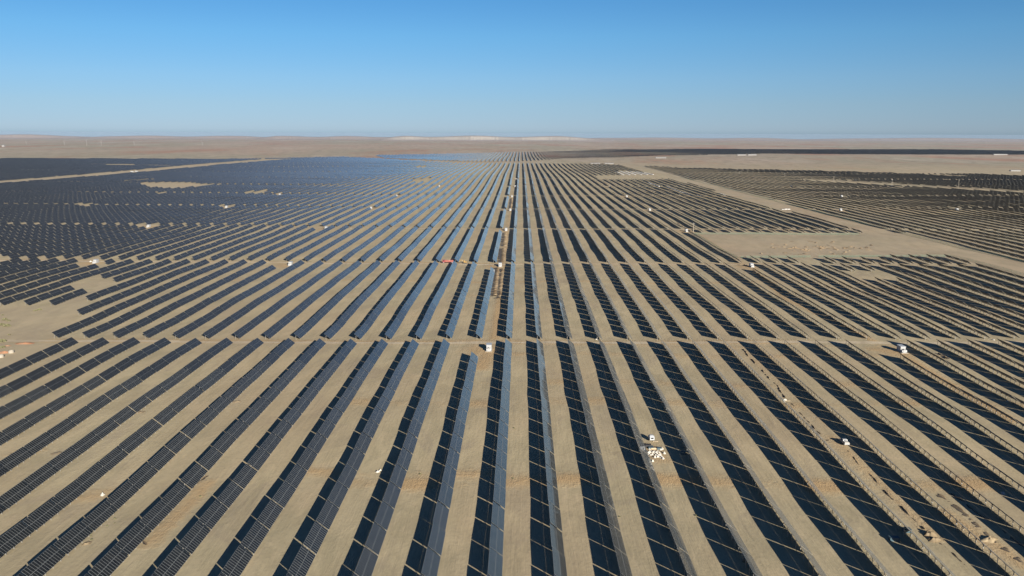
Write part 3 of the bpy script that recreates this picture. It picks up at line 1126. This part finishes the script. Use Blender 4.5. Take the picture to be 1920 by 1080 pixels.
# -- spoil ridges along cable trenches (each ridge a continuous bank of dug earth)
def ridge(pts, w, h, seed, lb, m=None, gaps=.25):
    P = [G(a, b_)[:2] for a, b_ in pts]
    w = w * (.6 if gaps < .4 else 1)
    path = []
    for i in range(len(P) - 1):
        l = math.dist(P[i], P[i + 1])
        n = max(2, int(l / .8))
        for j in range(n):
            t = j / n
            path.append((P[i][0] + (P[i + 1][0] - P[i][0]) * t, P[i][1] + (P[i + 1][1] - P[i][1]) * t))
    rr = random.Random(seed)
    so = rr.uniform(0, 99)
    mb = MB()
    v, f, fm = [], [], []
    cs = (-1, -.6, -.25, .1, .35, .4, 1.6)
    amps = []
    for i, (x, y) in enumerate(path):
        j0, j1 = max(0, i - 1), min(len(path) - 1, i + 1)
        dx, dy = path[j1][0] - path[j0][0], path[j1][1] - path[j0][1]
        l = math.hypot(dx, dy) or 1
        nxv, nyv = -dy / l, dx / l
        a = noise.noise(Vector((i * .23, so, 0))) + .45 * noise.noise(Vector((i * .8, so, 5)))
        amp = max(0.0, min(1.2, (a + gaps) * 1.8))
        amps.append(amp)
        wig = .8 * noise.noise(Vector((i * .09, so, 9)))
        for q_, c_ in enumerate(cs):
            ww = w * (.25 + .75 * min(1, amp)) * (1 + .35 * noise.noise(Vector((i * .5, so, c_ * 3))))
            off = -(c_ * ww) + wig
            px, py = x + nxv * off, y + nyv * off
            hh = .05
            if q_ < 5:
                hh = h * .45 * amp * (0, .8, 1, .7, .06)[q_] * (1 + .5 * noise.noise(Vector((i * .9, c_ * 4, so)))) + (-.12 if q_ == 0 or amp < .05 else .02)
            if q_ >= 5 and amp < .05:
                hh = -.15
            v.append((px, py, float(H(px, py)) + hh))
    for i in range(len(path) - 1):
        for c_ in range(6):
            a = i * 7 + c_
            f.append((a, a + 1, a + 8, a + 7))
            fm.append(1 if c_ >= 4 else 0)  # flat strip beside the bank, coloured dark as the trench's shaded inside
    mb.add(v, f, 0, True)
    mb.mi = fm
    o = mb.obj('cable_trench', [M_BROWN if gaps >= .4 else (m or M_HEAP), M_TRENCH_SHADE])
    tag(o, lb, 'trench', 'dug cable trenches between the rows')


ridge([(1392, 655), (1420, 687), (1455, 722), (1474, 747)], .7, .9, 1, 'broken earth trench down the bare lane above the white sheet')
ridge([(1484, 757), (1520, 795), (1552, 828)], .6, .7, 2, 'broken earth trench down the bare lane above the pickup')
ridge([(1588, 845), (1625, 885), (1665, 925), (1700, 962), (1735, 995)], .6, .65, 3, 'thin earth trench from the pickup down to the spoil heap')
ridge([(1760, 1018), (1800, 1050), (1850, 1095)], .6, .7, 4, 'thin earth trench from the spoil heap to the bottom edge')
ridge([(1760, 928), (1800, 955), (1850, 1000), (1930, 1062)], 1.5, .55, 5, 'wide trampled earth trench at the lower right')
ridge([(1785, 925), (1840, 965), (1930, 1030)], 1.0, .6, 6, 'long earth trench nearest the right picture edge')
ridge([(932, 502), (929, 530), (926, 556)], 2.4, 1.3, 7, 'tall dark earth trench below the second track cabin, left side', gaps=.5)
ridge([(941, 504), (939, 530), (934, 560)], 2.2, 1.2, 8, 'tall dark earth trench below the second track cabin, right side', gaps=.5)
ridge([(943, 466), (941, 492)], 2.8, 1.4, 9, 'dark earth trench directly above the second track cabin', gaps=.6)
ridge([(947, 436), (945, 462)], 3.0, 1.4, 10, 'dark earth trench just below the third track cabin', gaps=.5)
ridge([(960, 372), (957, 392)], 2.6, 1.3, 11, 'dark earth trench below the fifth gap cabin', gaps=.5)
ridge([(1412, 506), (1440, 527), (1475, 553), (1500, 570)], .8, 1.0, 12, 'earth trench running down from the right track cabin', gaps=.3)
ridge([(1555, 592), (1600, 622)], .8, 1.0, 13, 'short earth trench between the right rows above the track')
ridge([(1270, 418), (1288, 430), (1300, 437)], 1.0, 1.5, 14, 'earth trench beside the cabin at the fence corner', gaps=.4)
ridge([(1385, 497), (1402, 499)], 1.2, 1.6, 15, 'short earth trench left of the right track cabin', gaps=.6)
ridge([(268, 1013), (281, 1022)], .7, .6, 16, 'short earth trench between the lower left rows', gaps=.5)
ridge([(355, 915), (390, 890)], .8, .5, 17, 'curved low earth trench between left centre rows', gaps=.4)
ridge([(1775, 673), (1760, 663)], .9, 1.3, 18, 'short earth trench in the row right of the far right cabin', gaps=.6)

# -- dug mounds on the empty lot
mounds = []
rr = random.Random(5)
for i in range(70):
    a = rr.gauss(1530, 48)
    b_ = rr.gauss(465, 5)
    if 1395 < a < 1640 and 452 < b_ < 478:
        mounds.append((a, b_))
for i, (a, b_) in enumerate(mounds):
    x, y, z = G(a, b_)
    o = lump('earth_mound', M_BROWN, x, y, rr.uniform(1.4, 4.6), rr.uniform(1.2, 3.0), rr.uniform(.3, .9), 700 + i, .5, n=8, rz=rr.uniform(0, 3))
    tag(o, 'low brown earth mound on the empty sandy lot among others', 'mound', 'brown earth mounds on the empty lot')

# -- dry shrubs
def shrub(x, y, r, seed, lb, grp):
    rr = random.Random(seed)
    z = float(H(x, y))
    v, f = [], []
    for i in range(150):
        a, e_ = rr.uniform(0, 6.28), rr.uniform(0.05, 1.5)
        q_ = r * rr.uniform(.2, 1) ** .6
        c = Vector((math.cos(a) * math.cos(e_), math.sin(a) * math.cos(e_), math.sin(e_) * .6)) * q_
        d1 = Vector((rr.uniform(-1, 1), rr.uniform(-1, 1), rr.uniform(-.5, 1))).normalized() * .16 * max(.6, r)
        d2 = d1.orthogonal().normalized() * .09 * max(.6, r)
        n_ = len(v)
        v += [c - d1, c + d2, c + d1, c - d2]
        f.append((n_, n_ + 1, n_ + 2, n_ + 3))
    for i in range(6):
        a = rr.uniform(0, 6.28)
        p, q_ = Vector((0, 0, -.05)), Vector((math.cos(a) * .6 * r, math.sin(a) * .6 * r, .45 * r))
        n_ = len(v)
        s_ = Vector((-math.sin(a), math.cos(a), 0)) * .03
        v += [p - s_, p + s_, q_ + s_ * .4, q_ - s_ * .4]
        f.append((n_, n_ + 1, n_ + 2, n_ + 3))
    me_ = bpy.data.meshes.new('shrub')
    me_.from_pydata([tuple(p) for p in v], [], f)
    o = link('shrub', me_, M_SHRUB, None, (x, y, z))
    tag(o, lb, 'shrub', grp)


sh = [(4, 641, 2.6), (9, 600, 2.0), (16, 602, 1.5), (3, 610, 2.2), (13, 612, 2.4), (66, 583, 1.4), (74, 581, 1.6), (5, 652, 1.7), (17, 628, 1.0), (5, 591, 1.0)]
for i, (a, b_, r_) in enumerate(sh):
    x, y, z = G(a, b_)
    shrub(x, y, r_, 40 + i, 'olive dry shrub on the sandy clearing at the left edge', 'olive shrubs on the left clearing')
sh2 = [(215, 973, .45), (170, 1002, .4), (172, 1012, .45), (171, 1006, .3), (201, 986, .35), (215, 981, .25), (1305, 967, .5), (1162, 969, .35), (964, 803, .5), (376, 931, .5), (788, 889, .5), (962, 897, .4)]
for i, (a, b_, r_) in enumerate(sh2):
    x, y, z = G(a, b_)
    shrub(x, y, r_, 80 + i, 'tiny dark green tuft on bare sand between panel rows', 'tiny tufts between the rows')


# -- green wire fences
def fence(pts, lb, h=2.0):
    P = [G(a, b_) for a, b_ in pts]
    e = empty('wire_fence', P[0])
    tag(e, lb, 'fence')
    o0 = Vector(P[0])
    posts, net = MB(), MB()
    for i in range(len(P) - 1):
        l = math.dist(P[i][:2], P[i + 1][:2])
        n = max(1, int(l / 6))
        for j in range(n):
            a = [P[i][k] + (P[i + 1][k] - P[i][k]) * j / n for k in range(2)]
            b_ = [P[i][k] + (P[i + 1][k] - P[i][k]) * (j + 1) / n for k in range(2)]
            za, zb = float(H(*a)), float(H(*b_))
            A, B_ = Vector((*a, za)) - o0, Vector((*b_, zb)) - o0
            posts.cyl(A - Vector((0, 0, .3)), A + Vector((0, 0, h + .1)), .07, 5)
            d = (B_ - A).normalized()
            s_ = Vector((-d.y, d.x, 0)) * .025
            for q_ in range(9):
                zq = Vector((0, 0, .12 + q_ * (h - .15) / 8))
                t = Vector((0, 0, .045))
                v = [A + zq - s_, B_ + zq - s_, B_ + zq + s_, A + zq + s_]
                net.add(v + [p + t for p in v], [tuple(x_) for x_ in BOXF])
    posts.obj('fence_post', M_GREEN, e)['kind'] = 'stuff'
    net.obj('wire_mesh', M_GREEN, e)


fence([(1302, 440), (1340, 461), (1384, 486)], 'green wire fence down the left side of the empty lot')
fence([(1302, 439.5), (1450, 439.7), (1610, 440)], 'green wire fence along the far side of the empty lot')
fence([(1390, 484), (1520, 482.5)], 'green wire fence at the near left side of the empty lot')
fence([(1535, 482.5), (1650, 482), (1782, 482), (1815, 488), (1865, 501.5), (1930, 519)], 'green wire fence along the near side of the sand corridor')
fence([(1930, 494.5), (1863, 479), (1780, 460), (1697, 439.5), (1613, 419), (1530, 397), (1447, 375), (1347, 349.5), (1275, 332.5)], 'long dark green fence on the far side of the sand corridor')


# -- power poles in the far right field
for i, (a, b_, hp) in enumerate(((1386, 329, 11), (1471, 334, 13), (1563, 341, 13), (1672, 350, 17), (1797, 352, 18), (1300, 435, 11))):
    x, y, z = G(a, b_)
    e = empty('power_pole', (x, y, z))
    lb = f'slim power pole in the far right field, {ORD[i + 1]} from the left' if i < 5 else 'slim pole with camera at the corner of the green fence'
    tag(e, lb, 'pole')
    MB().cyl((0, 0, -.5), (0, 0, hp), .38, 8, 0, .22).obj('mast', M_CONC, e)
    MB().box(-1.5, 1.5, -.1, .1, hp - 1.6, hp - 1.35).obj('crossarm', M_STEEL, e)
    for s_ in (-1.3, 0, 1.3):
        MB().cyl((s_, 0, hp - 1.347), (s_, 0, hp - .95), .08, 6).obj('insulator', M_WHITE, e)

# -- long white covered bundles lying along unfinished rows
bund = [((1216, 343), (1236, 350)), ((1251, 350.5), (1283, 362.5)), ((1284, 362), (1300, 367)), ((1307, 366.5), (1315, 368.5)), ((1348, 363), (1364, 367)), ((1465, 393), (1481, 392.8))]
bund += [((1154 + i * 9.5, 321.6 + i * .15), (1170 + i * 11, 328 - i * .05)) for i in range(6)]
for i, (p, q_) in enumerate(bund):
    A, B_ = G(*p), G(*q_)
    l = math.dist(A[:2], B_[:2])
    c = ((A[0] + B_[0]) / 2, (A[1] + B_[1]) / 2)
    ang = math.atan2(B_[1] - A[1], B_[0] - A[0])
    w_ = 1.5 if i < 6 else 2.0
    mb = MB()
    n = max(3, int(l / 6))
    for j in range(n):
        x0_, x1_ = -l / 2 + j * l / n, -l / 2 + (j + .93) * l / n
        hh = 1.2 + .3 * math.sin(j * 2.1 + i)
        mb.prism([(-w_, 0), (w_, 0), (w_ * .8, hh), (-w_ * .8, hh * .9)], x0_, x1_)
    zz = min(A[2], B_[2], float(H(*c)))
    o = mb.obj('covered_stack', M_TARP, None, 0, (c[0], c[1], zz))
    o.rotation_euler.z = ang
    tag(o, f'long white covered stack {"beside the mid right rows" if i < 6 else "among unfinished far rows"}, {ORD[(i if i < 6 else i - 6) + 1]} from the left', 'stack')


# -- sheds on the plain
def shed(a, b_, w_, d_, h_, lb, m=None):
    x, y, z = G(a, b_)
    e = empty('long_shed', (x, y, z))
    tag(e, lb, 'shed')
    MB().box(-w_ / 2, w_ / 2, -d_ / 2, d_ / 2, -2, h_).obj('wall', m or M_FAR, e)
    MB().prism([(-d_ / 2 - 1, h_ + .01), (0, h_ + d_ * .14), (d_ / 2 + 1, h_ + .01)], -w_ / 2 - 1, w_ / 2 + 1).obj('roof', M_FAR, e)


shed(1116, 307, 36, 12, 2.4, 'long white roofed shed at the end of the centre right rows, left one')
shed(1142, 307.2, 34, 12, 2.4, 'long white roofed shed at the end of the centre right rows, right one')
shed(1239, 296.5, 50, 12, 3, 'long white shed standing alone on the plain below the dark band')
shed(1390, 291.3, 45, 14, 4, 'bright white shed below the dark far band, left of its neighbour')
shed(1410, 291, 45, 14, 4, 'bright white shed below the dark far band, right of its neighbour')
shed(1875, 290.8, 80, 14, 4, 'low white shed under the dark band near the right edge')
shed(1903, 321, 30, 9, 3, 'small white shed on the ochre plain at the far right')
shed(7, 275.5, 18, 18, 14, 'tiny white building on the far plain at the left edge')
for a, b_, lb in ((248, 323, 'small white lorry on the diagonal far track, left one'), (256, 322.3, 'small white lorry on the diagonal far track, right one')):
    x, y, z = G(a, b_)
    e = empty('site_lorry', (x, y, z))
    tag(e, lb, 'lorry')
    MB().box(-4.5, 2.5, -1.2, 1.2, .9, 3.2).obj('box_body', M_WHITE, e)
    MB().box(2.6, 4.6, -1.15, 1.15, .6, 2.6).obj('cab', M_WHITE, e)
    for xx in (-3, 3.4):
        for s_ in (-1, 1):
            MB().cyl((xx, s_ * .9, .5), (xx, s_ * 1.2, .5), .5, 10).obj('wheel', M_DARK, e)

# -- wind turbines far left
for i, (a, b_, hp) in enumerate(((50, 272, 28), (121, 272.5, 30), (163, 273.5, 42), (190, 273, 30), (252, 273, 26), (380, 273, 24))):
    x, y, z = G(a, b_)
    e = empty('wind_turbine', (x, y, z))
    tag(e, f'pale wind turbine on the far left plain, {ORD[i + 1]} from the left', 'wind turbine', 'wind turbines on the far plain')
    MB().cyl((0, 0, -3), (0, 0, hp), 1.0, 8, 0, .5).obj('tower', M_FAR, e)
    MB().box(-1.2, 1.2, -3, 3, hp + .01, hp + 2.4).obj('nacelle', M_FAR, e)
    for q_ in range(3):
        t = .4 * i + q_ * 2.094
        MB().cyl((0, -3.6, hp + 1.2), (math.cos(t) * 17, -3.6, hp + 1.2 + math.sin(t) * 17), .8, 6, 0, .25).obj('blade', M_FAR, e)

# ---------------------------------------------------------------- distant pale cliffs
M_CLIFF = mat('pale_cliff', (.5, .45, .4), .95)
b_ = M_CLIFF.node_tree.nodes['Principled BSDF']
geo = N(M_CLIFF, 'ShaderNodeNewGeometry')
n1 = noise_at(M_CLIFF, geo.outputs['Position'], .004, 6, 1, 1, .6)
n2 = noise_at(M_CLIFF, geo.outputs['Position'], .02, 5, 1, .3, .6)
sp = N(M_CLIFF, 'ShaderNodeSeparateXYZ')
L(M_CLIFF, geo.outputs['Normal'], sp.inputs[0])
steep = ramp(M_CLIFF, sp.outputs[2], .995, .97)
c_ = mixc(M_CLIFF, ramp(M_CLIFF, n1, .35, .6), (.33, .29, .245), (.385, .345, .295))
c_ = mixc(M_CLIFF, mth(M_CLIFF, 'MULTIPLY', ramp(M_CLIFF, n2, .5, .7), .2, True), c_, (.36, .28, .22))
c_ = mixc(M_CLIFF, steep, (.31, .25, .21), c_)
L(M_CLIFF, c_, b_.inputs['Base Color'])


M_HILL = mat('far_hill_earth', (.27, .215, .185), .95)


def mesa(px0, px1, d, top, name, seed, hm=None):
    """a long plateau with a gullied cliff facing the viewer"""
    a0, a1 = math.atan2(*G(px0, 300)[:2]), math.atan2(*G(px1, 300)[:2])
    n = 260
    prof = [(-900, -.02), (-500, .04), (-300, .10), (-220, .40), (-120, .82), (0, .97), (200, 1.0), (1500, 1.0), (3200, .9), (6000, -.1)]
    v, f = [], []
    for i in range(n + 1):
        t = i / n
        a = a0 + (a1 - a0) * t
        env = min(1, t / .12) * min(1, (1 - t) / .25)
        env = env ** .6 * (.85 + .15 * math.sin(t * 17 + seed))
        g = 25 * noise.noise(Vector((t * 90, seed, 0))) + 120 * noise.noise(Vector((t * 9, seed, 2)))
        hh = (top + 8) * env * (1 + .10 * noise.noise(Vector((t * 7, seed, 4))))
        for j, (dr_, z_) in enumerate(prof):
            dd_ = d + dr_ + (g if 1 < j < 8 else 0)
            x, y = math.sin(a) * dd_, math.cos(a) * dd_
            v.append((x, y, -dd_ * dd_ / (2 * RE) + 8 * (z_ >= 0) + hh * z_ - (30 if z_ < 0 else 0)))
    m_ = len(prof)
    for i in range(n):
        for j in range(m_ - 1):
            q_ = i * m_ + j
            f.append((q_, q_ + 1, q_ + m_ + 1, q_ + m_))
    o = MB().add(v, f).obj('hills', hm or M_CLIFF)
    tag(o, name, kind='structure')


mesa(715, 1150, 15500, 70, 'pale chalk cliff on the horizon', 1)
mesa(1080, 1560, 21000, 40, 'faint low pale hills on the horizon', 2, M_HILL)
mesa(150, 560, 19500, 50, 'low violet hills on the left horizon', 3, M_HILL)
mesa(480, 800, 17500, 52, 'low pale hills left of the cliff', 5, M_HILL)
mesa(-500, 220, 21000, 70, 'low violet plateau on the far left horizon', 8, M_HILL)
mesa(1500, 2600, 24000, 60, 'low violet hills on the right horizon', 9, M_HILL)

# ---------------------------------------------------------------- air
hz = bpy.data.materials.new('haze_air')
hz.use_nodes = True
nt = hz.node_tree
nt.nodes.clear()
mo = nt.nodes.new('ShaderNodeOutputMaterial')
pv = nt.nodes.new('ShaderNodeVolumePrincipled')
pv.inputs['Color'].default_value = (.50, .64, .83, 1)
pv.inputs['Density'].default_value = 1.65e-5
pv.inputs['Anisotropy'].default_value = 0.0
nt.links.new(pv.outputs[0], mo.inputs['Volume'])
HAZE = MB().box(-31500, 31500, -4800, 32500, -260, 113.5).obj('haze', hz)
tag(HAZE, kind='stuff')
